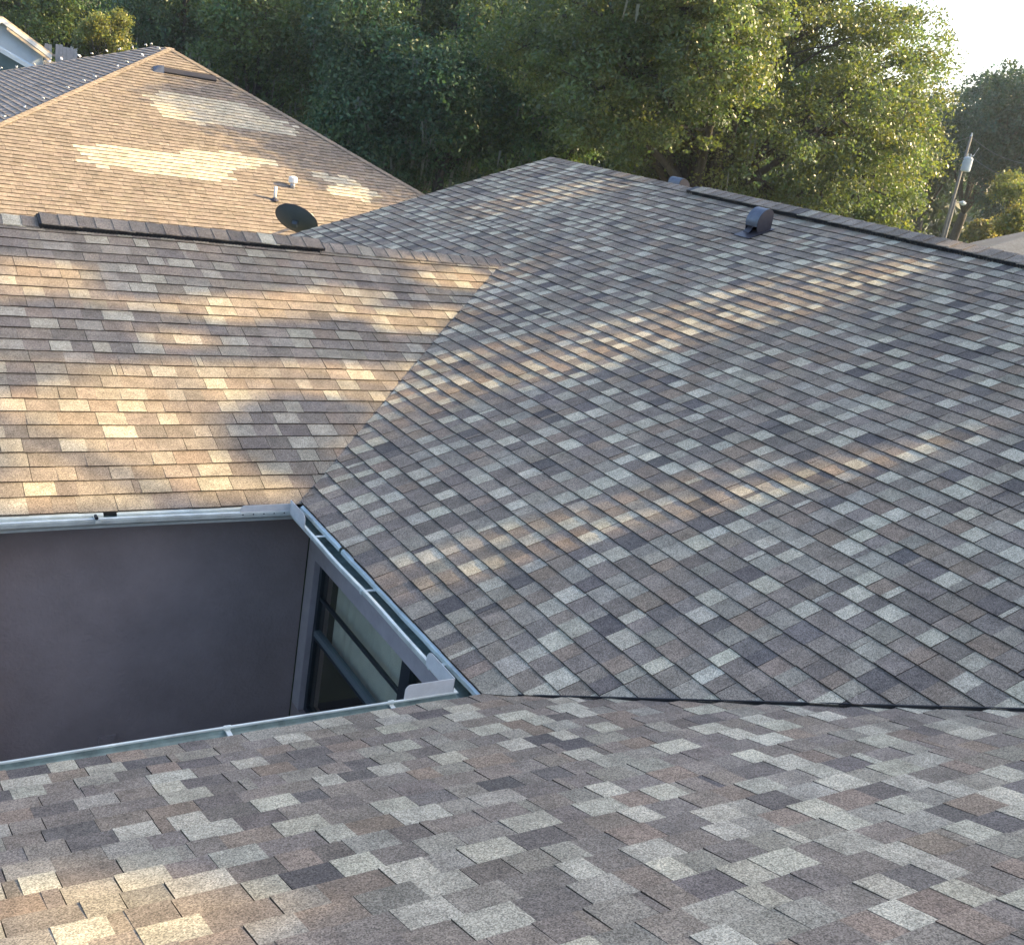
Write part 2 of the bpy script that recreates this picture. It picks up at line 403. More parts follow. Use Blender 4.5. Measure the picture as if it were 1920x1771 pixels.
# ridge caps and ridge vents
def ridge(P0, P1, down_a, down_b, vent, label, rev=False, seed=1):
    """caps laid from P0 to P1; vent = (s0, s1) raised stretch"""
    P0, P1, da, db = [np.array(x, float) for x in (P0, P1, down_a, down_b)]
    L = np.linalg.norm(P1-P0); d = (P1-P0)/L; up = np.array([0, 0, 1.0]); r = random.Random(seed)
    VH = .042
    vm = MB()
    for dn in (da, db):
        a0, a1 = P0+d*vent[0], P0+d*vent[1]; nn = up-dn*(dn@up); nn /= np.linalg.norm(nn)
        # raised box side: sits on the shingles, 0.145 m each way from the ridge
        b0, b1 = a0+dn*.148, a1+dn*.148
        vm.add([b0+nn*.006, b1+nn*.006, b1+nn*(VH+.004), b0+nn*(VH+.004), a0+nn*.006, a1+nn*.006, a1+nn*(VH+.004), a0+nn*(VH+.004)],
               [(0, 1, 2, 3), (3, 2, 6, 7), (0, 3, 7, 4), (1, 5, 6, 2)])
        for q in range(int((vent[1]-vent[0])/.03)):           # fins of the vent edge
            s0 = vent[0]+q*.03+.004
            vm.obox(P0+d*(s0+.008)+dn*.151+nn*(VH*.5+.004), d, dn, nn, .006, .004, VH*.44)
    vo = housepart(vm, 'ridge_vent', M['black'], label)
    s = 0.0; e = .142
    while s < L:
        z = VH+.006 if vent[0] <= s <= vent[1]-.05 else .012
        base = PALC[pick(r, r.random() < .5)] if r.random() < .22 else (.236, .197, .158)
        j = r.uniform(.85, 1.15); c = (base[0]*j, base[1]*j, base[2]*j, 0.0)
        w = .150+r.uniform(-.004, .004); h0, h1 = z+.009, z+.001
        e2 = min(s+e+.03, L); v = []; Q0, Q1 = P0+d*s, P0+d*e2
        sg = -1 if rev else 1
        for Q, h in ((Q0, h0 if sg > 0 else h1), (Q1, h1 if sg > 0 else h0)):
            for dn, ww in ((da, w), (None, 0), (db, w)):
                if dn is None: v.append(Q+up*(h*1.02))
                else:
                    nn = up-dn*(dn@up); nn /= np.linalg.norm(nn); v.append(Q+dn*ww+nn*(h-.002))
        th = up*(-.009); v += [x+th for x in v]
        f = [(0, 1, 4, 3), (1, 2, 5, 4), (0, 6, 7, 1), (1, 7, 8, 2), (3, 4, 10, 9), (4, 5, 11, 10), (0, 3, 9, 6), (2, 8, 11, 5)]
        m_ = MB().add(v, f, c); o = m_.build('cap_shingle', M['shingle'], None, Q0); o.parent = vo; o.location = tuple(Q0)
        s += e
    return vo
dn_s = np.array([0, -1/S1, -p/S1]); dn_n = np.array([0, 1/S1, -p/S1]); dn_w = np.array([-1/S1, 0, -p/S1]); dn_e = np.array([1/S1, 0, -p/S1])
ridge((-4.2, WL, p*WL+.004), (WL-.02, WL, p*WL+.004), dn_s, dn_n, (4.2-1.235, 4.2+1.24), 'black ridge vent with shingle caps on the left ridge', rev=False, seed=4)
ridge((WM, YE+.03, p*WM+.008), (WM, -4.6, p*WM+.008), dn_w, dn_e, (YE+.03-3.46, YE+.03+2.2), 'long black ridge vent with shingle caps on the high ridge', rev=True, seed=9)

# walls
wf = housepart(MB().box((XW+.3, .30, GZ), (.20, .50, -.11)), 'wall', M['stucco'], 'dark purple grey stucco wall of the courtyard')
XWALL = .21; WZ0, WZ1, WY0, WY1 = -1.76, -.525, -2.42, .165
w2 = MB()
w2.box((XWALL, WY1, WZ0), (XWALL+.16, .299, WZ1)); w2.box((XWALL, WY0-.5, WZ1), (XWALL+.16, .299, -.11)); w2.box((XWALL, WY0-.5, WZ0), (XWALL+.16, WY0, WZ1))
housepart(w2, 'wall_trim', M['trim'], 'mauve grey trim framing the courtyard window')
housepart(MB().box((XWALL, WY0-.5, GZ), (XWALL+.16, .299, WZ0-.001)), 'wall', M['stucco'])
housepart(MB().box((XW+.3, -D-.50, GZ), (.20, -D-.30, -.11)), 'wall', M['stucco'])
housepart(MB().box((2*WM-.5, -D-2*FR+.4, GZ), (2*WM-.3, YE-.4, -.11)), 'wall', M['stucco'])
gb = MB().sheet([(.21, YE-.2, GZ), (2*WM-.3, YE-.2, GZ), (2*WM-.3, YE-.2, .05), (WM, YE-.2, p*WM-.12), (.21, YE-.2, .05)], (0, -1, 0), .15)
housepart(gb, 'gable_wall', M['stucco'])
# soffits and fascias
sf = MB(); sf.box((XW, .021, -.125), (.019, .299, -.112)); sf.box((.021, -D-.3, -.125), (.209, .3, -.112)); sf.box((XW, -D-.299, -.125), (.019, -D-.021, -.112))
housepart(sf, 'soffit', M['trim'])
fa = MB(); fa.box((XW, .0215, -.11), (.0215, .04, -.02)); fa.box((.0215, -D-.0215, -.11), (.04, .0215, -.02)); fa.box((XW, -D-.04, -.11), (.0215, -D-.0215, -.02))
housepart(fa, 'fascia', M['trim'])

# gutters (K-style), mitred in the inside corners
PROF = [(.0, .0), (.0, -.088), (.078, -.088), (.090, -.066), (.115, -.050), (.136, -.036), (.143, -.012), (.143, .0), (.129, .003), (.129, -.004)]
def gutter(axis, fixed, outw, a0, a1, miter0, miter1, top, label):
    """axis 'x' or 'y'; profile offset o runs outwards from `fixed` in direction outw"""
    prof = PROF; th = .0022
    loop = [(o, z) for o, z in prof]
    inner = [(max(o+(th if i < 3 else -th), 0) if 0 < i else o+th, z+(th if 1 <= i <= 3 else 0)) for i, (o, z) in enumerate(prof)]
    full = loop+inner[::-1]; n_ = len(full); NS = 26
    m_ = MB(); v = []
    rr = random.Random(len(label))
    for s in range(NS+1):
        t = s/NS; dz = .0028*math.sin(t*7+len(label))+.002*math.sin(t*17); do = .003*math.sin(t*9+1)*math.sin(math.pi*t)
        for o, z in full:
            A = a0+(o if miter0 else 0)*(1 if a1 > a0 else -1); B = a1-(o if miter1 else 0)*(1 if a1 > a0 else -1)
            pos = A+(B-A)*t; off = fixed+outw*(o+(do if o > .05 else 0))
            v.append((pos, off, top+z+dz) if axis == 'x' else (off, pos, top+z+dz))
    f = [tuple((s*n_+i, s*n_+(i+1) % n_, (s+1)*n_+(i+1) % n_, (s+1)*n_+i)) for s in range(NS) for i in range(n_)]
    m_.add(v, f); o_ = housepart(m_, 'gutter', M['gutter'], label)
    # dirty film on the bottom; its front part paints the shade under the lip
    b_ = MB(); q = []; FILM_SHADE = ((.004, -.03), (.004, -.075), (.03, -.081), (.072, -.083), (.085, -.062), (.110, -.045), (.130, -.031), (.137, -.013)); nf = len(FILM_SHADE)
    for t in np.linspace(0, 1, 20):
        for o, z in FILM_SHADE:
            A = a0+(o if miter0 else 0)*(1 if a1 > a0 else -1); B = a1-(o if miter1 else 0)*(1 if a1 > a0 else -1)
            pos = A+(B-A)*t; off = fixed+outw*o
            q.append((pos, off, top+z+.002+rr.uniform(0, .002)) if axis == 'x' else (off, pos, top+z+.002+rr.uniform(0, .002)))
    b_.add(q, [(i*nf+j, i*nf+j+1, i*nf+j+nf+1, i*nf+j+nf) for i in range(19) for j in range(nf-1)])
    sub(b_, 'gutter_dirt_shade', M['gutter_in'], o_)
    return o_
GT = -.022
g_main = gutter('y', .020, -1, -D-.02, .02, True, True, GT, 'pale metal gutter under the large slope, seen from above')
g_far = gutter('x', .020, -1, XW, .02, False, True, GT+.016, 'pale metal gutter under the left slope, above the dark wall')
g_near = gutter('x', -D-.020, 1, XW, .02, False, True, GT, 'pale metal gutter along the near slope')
LIP = -.123
def bar(parent, axis, pos, top, side):
    m_ = MB()
    if axis == 'y':
        m_.box((LIP-.004, pos-.011, top-.016), (.018, pos+.011, top-.011)); m_.box((.004, pos-.018, top-.045), (.016, pos+.018, top+.006))
        m_.box((LIP-.002, pos-.013, top-.03), (LIP+.008, pos+.013, top-.004))
    else:
        y0, y1 = (side*.018 if side < 0 else .018), 0
        yb, yl = (.018, LIP-.004) if side < 0 else (-D-.018, -D-LIP+.004)
        m_.box((pos-.011, yb, top-.016), (pos+.011, yl, top-.011)); m_.box((pos-.016, yl-.004, top-.02), (pos+.016, yl+.012*(-1 if side > 0 else 1), top+.006))
    return sub(m_, 'hanger', M['gutter'], parent)
for yy in (-.50, -1.30, -2.19): bar(g_main, 'y', yy, GT, 0)
for xx in (-1.35, -2.6): bar(g_far, 'x', xx, GT+.016, -1)
for xx in (-.47, -1.26): bar(g_near, 'x', xx, GT, 1)
sub(MB().tube([(-1.36, LIP-.012, GT+.03), (-1.36, LIP+.03, GT+.03)], .011, 8), 'screw', M['screw'], g_far)

def guard(pts_h, label=None):
    pass
def rounded_leg(c, d, L, h0, h1, r):
    """outline in (s along d, z): straight at the corner, rounded top at the free end"""
    o = [(0, h0), (L, h0), (L, h1-r)]
    for k in range(1, 6):
        a = math.pi/2*k/6; o.append((L-r+r*math.cos(a), h1-r+r*math.sin(a)))
    o += [(L-r, h1), (0, h1)]
    return [np.array(c)+np.array([d[0]*s, d[1]*s, z]) for s, z in o]
def splash(parent, cx, cy, dx, dy, Lx, Ly, h, top, hx=None):
    m_ = MB(); m_.sheet(rounded_leg((cx, cy, top), (dx, 0), Lx, -.012, hx or h, .03), (0, dy, 0), .003)
    m2 = MB(); m2.sheet(rounded_leg((cx, cy, top), (0, dy), Ly, -.012, h, .05), (dx, 0, 0), .003)
    # lean the second leg outwards a little
    o1 = sub(m_, 'splash_guard', M['guard'], parent); o2 = sub(m2, 'splash_guard', M['guard'], parent)
    rv = MB()
    for q in range(5): rv.tube([(cx+dx*(.04+q*.07), cy-.002*dy, top-.004), (cx+dx*(.04+q*.07), cy+.006*dy, top-.004)], .0055, 6)
    sub(rv, 'rivet', M['screw'], o1)
splash(g_main, LIP-.008, -D-LIP-.006, -1, 1, .27, .30, .078, GT)
splash(g_far, LIP-.010, LIP+.006, -1, -1, .34, .28, .085, GT+.006, hx=.058)

# drip edges: flared strips under the shingle edge
def drip(axis, fixed, outw, a0, a1, top, lab=None, n_=14):
    v = []; rr = random.Random(int(abs(a0)*100))
    for i in range(n_+1):
        pos = a0+(a1-a0)*i/n_
        j = rr.uniform(-.002, .002)
        for o, z in ((-.06, .016), (.004, -.010), (.022+j, -.020), (.026+j, -.040), (.024+j, -.040), (.020+j, -.022), (.003, -.013), (-.06, .012)):
            v.append((pos, fixed+outw*o, top+z) if axis == 'x' else (fixed+outw*o, pos, top+z))
    f = [(i*8+k, i*8+(k+1) % 8, (i+1)*8+(k+1) % 8, (i+1)*8+k) for i in range(n_) for k in range(8)]+[tuple(range(8)), tuple(n_*8+k for k in range(8))]
    return housepart(MB().add(v, f), 'drip_edge', M['drip'], lab)
drip('y', -.008, -1, -.04, -.735, .002); drip('y', -.006, -1, -.765, -D+.02, .001)
drip('x', -.008, -1, XW, -1.30, .006); drip('x', -.006, -1, -1.22, -.06, .004)
drip('x', -D+.008, 1, XW, -.05, .002)
# downspout elbow at the far left of the courtyard wall
ds = MB(); pts = [(-1.950, -.045, GT-.06), (-1.950, -.05, GT-.12), (-1.950, -.02, -.20), (-1.950, .10, -.30), (-1.950, .21, -.40), (-1.950, .25, -.50), (-1.950, .25, GZ+.1)]
ds.tube(pts, .055, 12)
for i, v in enumerate(ds.v): ds.v[i] = (-1.950+(v[0]+1.945)*1.15, v[1], v[2])
sub(ds, 'downspout', M['cream'], g_far, smooth=True)
ob = MB(); ob.box((-1.19, .285, -1.99), (-1.075, .2995, -1.82)); ob.box((-1.175, .279, -1.97), (-1.09, .2849, -1.835))
housepart(ob, 'outlet_box', M['stucco'], 'small outlet box low on the dark wall')

# window in the wall under the large slope
win_anchor = MB(); FX = XWALL+.045
fr = MB(); t_ = .045
fr.box((FX, WY0, WZ1-t_), (FX+.06, WY1, WZ1-.0005)); fr.box((FX, WY0, WZ0+.0005), (FX+.06, WY1, WZ0+t_)); fr.box((FX, WY1-t_, WZ0+t_), (FX+.06, WY1-.0005, WZ1-t_)); fr.box((FX, WY0+.0005, WZ0+t_), (FX+.06, WY0+t_, WZ1-t_))
fr.box((FX-.012, -1.37, WZ0+t_), (FX+.06, -1.30, WZ1-t_)); fr.box((FX-.004, -1.285, WZ0+t_), (FX+.055, -1.235, WZ1-t_))
win = housepart(fr, 'window', M['frame'], 'dark framed courtyard window with sage curtains')
for ya, yb in ((-1.235, WY1-t_), (WY0+t_, -1.37)):
    sub(MB().box((FX+.006, ya, -.825), (FX+.03, yb, -.80)), 'rail', M['frame'], win)
    sub(MB().box((FX-.006, ya, -1.115), (FX+.04, yb, -1.07)), 'rail', M['rail'], win)
    sub(MB().box((FX-.010, ya, -1.133), (FX+.04, yb, -1.1155)), 'rail', M['frame'], win)
    for z0, z1 in ((-.80, WZ1-t_), (-1.07, -.825), (WZ0+t_, -1.133)):
        sub(MB().box((FX+.014, ya, z0), (FX+.018, yb, z1)), 'pane', M['glass'], win)
    cu = MB(); nn_ = 40; y0_, y1_ = ya+.0, yb-(.11 if yb > -1 else .03)
    for i in range(nn_+1):
        yy = y0_+(y1_-y0_)*i/nn_; xx = FX+.085+.009*math.sin(i*1.3)+.004*math.sin(i*3.1)
        cu.v += [(xx, yy, WZ1), (xx+.004, yy, -1.16+.01*math.sin(i*.7))]
    cu.f = [(2*i, 2*i+1, 2*i+3, 2*i+2) for i in range(nn_)]
    sub(cu, 'curtain', M['blind'], win)
housepart(MB().box((1.4, WY0-.4, WZ0-.3), (1.45, .29, -.12)), 'inner_wall', M['dark'])
housepart(MB().box((XWALL+.161, WY0-.4, WZ0-.1), (1.4, .29, WZ0-.05)), 'inner_floor', M['dark'])

# ------------------------------------------------------------------ roof vents on the own roof
def gooseneck(base, N_, dnv, side, w, label):
    """curled hood vent: a sheet that rises, curls over and opens downhill"""
    base, N_, dnv, side = map(np.array, (base, N_, dnv, side))
    t = thing('roof_vent', label, 'roof vent', base, 'hood vents on the high roof')
    upz = np.array([0, 0, 1.0])
    prof = [(.105, -.03), (.105, .125)]
    for k in range(0, 15):
        a = math.radians(0+k*205/14); prof.append((.105*math.cos(a)*1.0, .135+.105*math.sin(a)))
    th = .004; hoodv = []; cheek = []
    for (o, z) in prof: cheek.append((-o, z))           # uphill side first
    hood = MB()
    pts = [(-o, z) for o, z in prof]                      # o>0 uphill -> local d is downhill
    n_ = len(pts); v = []
    for sgn in (-1, 1):
        for d, z in pts: v.append(base+dnv*d*1.0+upz*z+side*sgn*w/2)
    for sgn in (-1, 1):
        for d, z in pts: v.append(base+dnv*d*.96+upz*(z*.985)+side*sgn*w/2)
    f = [(i, i+1, n_+i+1, n_+i) for i in range(n_-1)]+[(2*n_+i, 3*n_+i, 3*n_+i+1, 2*n_+i+1) for i in range(n_-1)]
    hood.add(v, f); o = hood.build('hood', M['hood'], t, base, smooth=True)
    for sgn in (-1, 1):
        ck = MB(); outl = [base+dnv*d*.985+upz*z*.99+side*sgn*(w/2-.004) for d, z in pts]+[base+dnv*.085+upz*(.045)+side*sgn*(w/2-.004), base+dnv*.03+upz*(.01)+side*sgn*(w/2-.004), base+dnv*.05+upz*(-.05)+side*sgn*(w/2-.004)]
        ck.sheet(outl, side*sgn, .005); ck.build('cheek', M['vent'], t, base)
    fl = MB(); fl.obox(base+N_*.014+dnv*.03, dnv, side, N_, .17, w/2+.03, .0025); fl.build('flashing', M['vent'], t, base)
    tg = MB(); tg.sheet([base+dnv*.10+N_*.02-side*(w/2), base+dnv*.10+N_*.02+side*.0, base+dnv*.02+upz*.1+side*.0, base+dnv*.02+upz*.1-side*(w/2)], N_, .004)
    tg.build('throat', M['vent'], t, base)
    return t
vb = np.array([5.20, 1.70, p*5.20]); gooseneck(vb+np.array([-p, 0, 1])/S1*.008, np.array([-p, 0, 1])/S1, dn_w, np.array([0, -1.0, 0]), .17, 'dark curled metal hood vent on the large slope below the high ridge')
vb2 = np.array([6.25, 4.30, p*(2*WM-6.25)]); gooseneck(vb2+np.array([p, 0, 1])/S1*.008, np.array([p, 0, 1])/S1, dn_e, np.array([0, 1.0, 0]), .22, 'hood vent whose pale top just shows behind the high ridge')

# ------------------------------------------------------------------ neighbour with the tan roof
PN = .47; SN = math.sqrt(1+PN*PN); A = np.array([4.363, 21.807, 2.893]); ZE = -.55
RUN = (A[2]-ZE)/PN; YF = A[1]-RUN; RB = np.array([4.34, 23.47, 2.883])
nh = thing('neighbour_house', 'neighbouring house with a sunlit tan hip roof and pale repair patches', 'house', (4.3, 20, GZ))
def npart(mb, name, mat, label=None):
    o = mb.build(name, mat, None); o.parent = nh; o.location = (-4.3, -20, -GZ)
    if label: o['label'] = label
    return o
SF = Slope((A[0], YF, ZE), (1, 0, 0), (0, 1/SN, PN/SN), (0, -PN/SN, 1/SN))
SLf = Slope((A[0]-RUN, A[1], ZE), (0, -1, 0), (1/SN, 0, PN/SN), (-PN/SN, 0, 1/SN))
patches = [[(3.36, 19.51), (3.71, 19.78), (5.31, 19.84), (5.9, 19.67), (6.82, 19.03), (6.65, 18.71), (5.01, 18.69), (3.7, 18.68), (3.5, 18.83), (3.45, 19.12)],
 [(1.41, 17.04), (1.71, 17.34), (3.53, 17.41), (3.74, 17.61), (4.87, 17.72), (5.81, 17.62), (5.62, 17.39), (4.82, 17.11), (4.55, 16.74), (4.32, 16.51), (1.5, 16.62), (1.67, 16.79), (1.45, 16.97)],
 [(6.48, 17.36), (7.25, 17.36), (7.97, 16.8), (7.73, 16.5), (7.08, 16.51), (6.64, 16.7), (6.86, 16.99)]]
def inside(P, x, y):
    c = False; n_ = len(P)
    for i in range(n_):
        x0, y0 = P[i]; x1, y1 = P[(i+1) % n_]
        if (y0 > y) != (y1 > y) and x < (x1-x0)*(y-y0)/(y1-y0)+x0: c = not c
    return c
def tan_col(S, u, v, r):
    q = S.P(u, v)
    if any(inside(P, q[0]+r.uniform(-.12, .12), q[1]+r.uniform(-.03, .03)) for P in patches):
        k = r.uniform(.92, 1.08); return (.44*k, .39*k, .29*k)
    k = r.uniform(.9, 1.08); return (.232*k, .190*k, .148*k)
def pl_front(u, v): return [(1, 1/SN, RUN), (-1, 1/SN, RUN)]
def pl_lft(u, v): return [(1, 1/SN, RUN), (0, 1, RUN*SN)]
def grey_col(S, u, v, r): k = r.uniform(.9, 1.1); return (.27*k, .235*k, .205*k)
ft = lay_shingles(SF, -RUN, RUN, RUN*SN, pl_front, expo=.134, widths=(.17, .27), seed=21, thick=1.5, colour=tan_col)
lt = lay_shingles(SLf, -8.5, RUN, RUN*SN, pl_lft, expo=.134, widths=(.25, .4), seed=22, thick=1.6, colour=grey_col)
deckN = MB().sheet([SF.P(-RUN, 0, -.005), SF.P(RUN, 0, -.005), SF.P(0, RUN*SN, -.005)], -SF.N, .05)
rsl = npart(deckN, 'roof_slope', M['deck'], 'sunlit tan slope with pale patches')
fld = MB(); [fld.add(v, f, c) for v, f, c, a in ft]
o = fld.build('shingle_field', M['tan']); o.parent = rsl; tag(o, kind='stuff')
EB = np.array([1.2, 29.4, A[2]+PN*(1.2-A[0])])
deckL = MB().sheet([np.array(q)-SLf.N*.01 for q in [A, SLf.P(RUN, 0), SLf.P(-8.5, 0), EB, RB]], -SLf.N, .05)
lsl = npart(deckL, 'roof_slope', M['deck'], 'dark shaded slope on the far left')
def cut_far(v):                                   # keep only tabs on the near side of the far hip line RB-EB
    c = np.mean(v, axis=0); d = EB-RB; return (d[0]*(c[1]-RB[1])-d[1]*(c[0]-RB[0])) >= -.02 or c[1] < RB[1]
fld = MB(); [fld.add(v, f, c) for v, f, c, a in lt if cut_far(v)]
o = fld.build('shingle_field', M['tan']); o.parent = lsl; tag(o, kind='stuff')
bk = MB(); BE = np.array([A[0]+RUN, A[1]+6, ZE])
bk.sheet([A, RB, (A[0]+RUN, RB[1]+2, ZE), (A[0]+RUN, YF, ZE)], (-PN, 0, -1), .05)
bk.sheet([RB, EB, (EB[0]-2, EB[1]+4, ZE), (A[0]+RUN, RB[1]+2, ZE)], (0, 0, -1), .05)
bk.c = [(.2, .17, .15, 0)]*len(bk.v); npart(bk, 'back_slope', M['tan'])
nw = MB(); nw.box((A[0]-RUN+.4, YF+.4, GZ), (A[0]+RUN-.4, YF+.6, ZE+.1)); nw.box((A[0]-RUN+.4, YF+.61, GZ), (A[0]-RUN+.6, 30, ZE+.1)); nw.box((A[0]+RUN-.6, YF+.61, GZ), (A[0]+RUN-.4, 25, ZE+.1))
npart(nw, 'wall', M['wallgrey'])
# hip caps of the tan slope
hipL = np.array([-1, -1, -PN]); hipR = np.array([1, -1, -PN])
for hd, dA, dB in ((hipL, (1, 0, 0), (0, 1, PN)), (hipR, (-1, 0, 0), (0, 1, PN))):
    hd = hd/np.linalg.norm(hd); k = 0; s = 0.0
    cm = MB()
    while s < RUN*1.5:
        q = A+hd*s; j = random.uniform(.9, 1.1); c = (.245*j, .20*j, .155*j, 0)
        sx = 1 if hd[0] < 0 else -1
        d1 = np.array([sx*1.0, 0, 0])*.0+np.array([sx*.12, 0, 0]); d2 = np.array([0, .12, PN*.0])
        a1 = q+np.array([sx*.13, 0, .004]); a2 = q+np.array([0, .13, .004]); upv = np.array([0, 0, .035])
        q2 = q+hd*.17; b1 = q2+np.array([sx*.13, 0, -.004]); b2 = q2+np.array([0, .13, -.004])
        lo = .02
        cm.add([a1+(0, 0, lo), q+upv+(0, 0, .0), a2+(0, 0, lo), b1+(0, 0, lo+.012), q2+upv+(0, 0, .012), b2+(0, 0, lo+.012)], [(0, 1, 4, 3), (1, 2, 5, 4), (3, 4, 5)], c); s += .14
    npart(cm, 'hip_cap', M['tan'])
# white flecks left along the hip and the far edge
for k in range(11):
    s = .25+k*.62+random.uniform(-.15, .15); q = A+hipL/np.linalg.norm(hipL)*s+np.array([-.10, .13, .02])
    m_ = MB(); sz = random.uniform(.02, .045); m_.sheet([q+np.array([x*sz, y*sz*.8, random.uniform(.01, .05)]) for x, y in ((-1, -.6), (.2, -1), (1, -.1), (.5, .9), (-.7, .7))], (0, 0, 1), .02)
    npart(m_, 'white_fleck', M['white'])
for k in range(13):
    t = k/12; q = RB+(EB-RB)*t**1.25+np.array([random.uniform(-.05, .05), random.uniform(-.05, .05), .03])
    m_ = MB(); sz = random.uniform(.02, .055); m_.sheet([q+np.array([x*sz, y*sz, random.uniform(0, .07)]) for x, y in ((-1, -.6), (.2, -1), (1, -.1), (.5, .9), (-.7, .7))], (0, 0, 1), .025)
    npart(m_, 'white_fleck', M['white'])
# off-ridge vent on the tan slope
ov = thing('off_ridge_vent', 'long dark box vent near the top of the tan roof', 'roof vent', (4.5, 20.62, 2.33))
b0 = np.array([3.97, 20.60, A[2]+PN*(20.60-A[1])]); L_ = 1.22; ex = np.array([1.0, 0, 0]); vv = SF.V; nn = SF.N
m_ = MB(); m_.add([b0+nn*.01, b0+ex*L_+nn*.01, b0+ex*L_+nn*.055, b0+nn*.055, b0+vv*.2+nn*.01, b0+ex*L_+vv*.2+nn*.01, b0+ex*L_+vv*.16+nn*.085, b0+vv*.16+nn*.085],
                  [(0, 1, 2, 3), (3, 2, 6, 7), (7, 6, 5, 4), (0, 3, 7, 4), (1, 5, 6, 2)])
m_.build('body', M['ventdark'], ov, (4.5, 20.62, 2.33))
MB().obox(b0+ex*L_/2+nn*.030-vv*.004, ex, vv, nn, L_/2-.01, .006, .020).build('slot', M['black'], ov, (4.5, 20.62, 2.33))
MB().add([b0-ex*.24+nn*.012-vv*.01, b0+nn*.012-vv*.02, b0+nn*.15+vv*.10, b0-ex*.10+nn*.13+vv*.12, b0-ex*.2+vv*.26+nn*.012, b0+vv*.26+nn*.012],
         [(0, 1, 2, 3), (3, 2, 5, 4), (0, 3, 4), (1, 5, 2)]).build('end_cover', M['hood'], ov, (4.5, 20.62, 2.33))

def onN(x, y): return np.array([x, y, A[2]+PN*(y-A[1])])
pb = onN(5.305, 16.128); vp = thing('vent_pipe', 'thin white plumbing pipe standing on the tan roof beside the dish', 'pipe', pb)
MB().tube([pb, pb+(0, 0, .29)], .032, 12).build('pipe', M['white'], vp, pb, smooth=True)
MB().tube([pb+(0, 0, .0), pb+(0, 0, .06)], [.10, .04], 12).build('boot', M['vent'], vp, pb)
fb = onN(5.86, 16.66); fv = thing('flue', 'short flue with a white round cap on the tan roof', 'flue', fb)
MB().tube([fb-(0, 0, .02), fb+(0, 0, .13)], .055, 12).build('pipe', M['ventgrey'], fv, fb, smooth=True)
MB().tube([fb+(0, 0, .10), fb+(0, 0, .12), fb+(0, 0, .22), fb+(0, 0, .25)], [.075, .095, .095, .05], 14).build('cap', M['white'], fv, fb, smooth=False)
# satellite dish
db = onN(5.70, 15.10); dt = thing('satellite_dish', 'grey satellite dish seen from behind over the rake of the high roof', 'satellite dish', db)
dc = at(556, 411, 21.0); ax = np.array([.40, .58, .62]); ax /= np.linalg.norm(ax)     # points away and up
rgt = np.cross(ax, [0, 0, 1.0]); rgt /= np.linalg.norm(rgt); upd = np.cross(rgt, ax)
m_ = MB(); NR, NA = 6, 36; a_, b_ = .42, .36; v = [dc-ax*.10]; f = []
ca, sa = math.cos(math.radians(-30)), math.sin(math.radians(-30))
for i in range(1, NR+1):
    r_ = i/NR
    for k in range(NA):
        t = 2*math.pi*k/NA; X, Y = a_*r_*math.cos(t), b_*r_*math.sin(t); X, Y = X*ca-Y*sa, X*sa+Y*ca
        v.append(dc+rgt*X+upd*Y+ax*(.10*(r_*r_-1)))
for k in range(NA): f.append((0, 1+k, 1+(k+1) % NA))
for i in range(NR-1):
    for k in range(NA): f.append((1+i*NA+k, 1+(i+1)*NA+k, 1+(i+1)*NA+(k+1) % NA, 1+i*NA+(k+1) % NA))
nv = len(v); v2 = v+[q+ax*.012 for q in v]; f2 = f+[tuple(i+nv for i in q)[::-1] for q in f]+[(1+(NR-1)*NA+k, 1+(NR-1)*NA+(k+1) % NA, nv+1+(NR-1)*NA+(k+1) % NA, nv+1+(NR-1)*NA+k) for k in range(NA)]
m_.add(v2, f2); m_.build('reflector', M['dish'], dt, db, smooth=False)
rim = [v[1+(NR-1)*NA+k]+ax*.008 for k in range(NA)]; MB().tube(rim+[rim[0]], .012, 6, cap=False).build('rim', M['vent'], dt, db)
MB().tube([db, db+(0, 0, .25), dc-ax*.12], .03, 8).build('mast', M['ventgrey'], dt, db)
MB().obox(dc-ax*.13, ax, rgt, upd, .05, .05, .05).build('bracket', M['dish'], dt, db)
MB().tube([dc-upd*.34, dc-upd*.36+ax*.35, dc-upd*.25+ax*.5], .015, 6).build('feed_arm', M['ventgrey'], dt, db)

# ------------------------------------------------------------------ far houses
wh = thing('white_house', 'white gabled house with cream fascia at the upper left', 'house', (2.5, 44, GZ))
def wpart(mb, name, mat, label=None):
    o = mb.build(name, mat, None); o.parent = wh; o.location = (-2.5, -44, -GZ)
    if label: o['label'] = label
    return o
pk = at(4, 34, 41.5); ev = at(97, 103, 41.5*(pk[1]+6.6)/(at(97, 103, 41.5)[1]+6.45))
gdir = (ev-pk); sl_ = gdir[2]/math.hypot(gdir[0], gdir[1]); hd = np.array([gdir[0], gdir[1], 0])/math.hypot(gdir[0], gdir[1])
bdir = np.array([-hd[1], hd[0], 0])                                 # away from the camera
if bdir[1] < 0: bdir = -bdir
run = math.hypot(gdir[0], gdir[1]); lf = pk-hd*run+np.array([0, 0, gdir[2]])
gw = [lf+hd*.25, ev-hd*.25, np.array([*(ev-hd*.25)[:2], GZ]), np.array([*(lf+hd*.25)[:2], GZ])]
q = [pk-(0, 0, .12), ev-hd*.25-(0, 0, .02), np.array([*(ev-hd*.25)[:2], GZ]), np.array([*(lf+hd*.25)[:2], GZ]), lf+hd*.25-(0, 0, .02)]
wpart(MB().sheet([x+bdir*.25 for x in q], bdir, 6), 'wall', M['siding'])
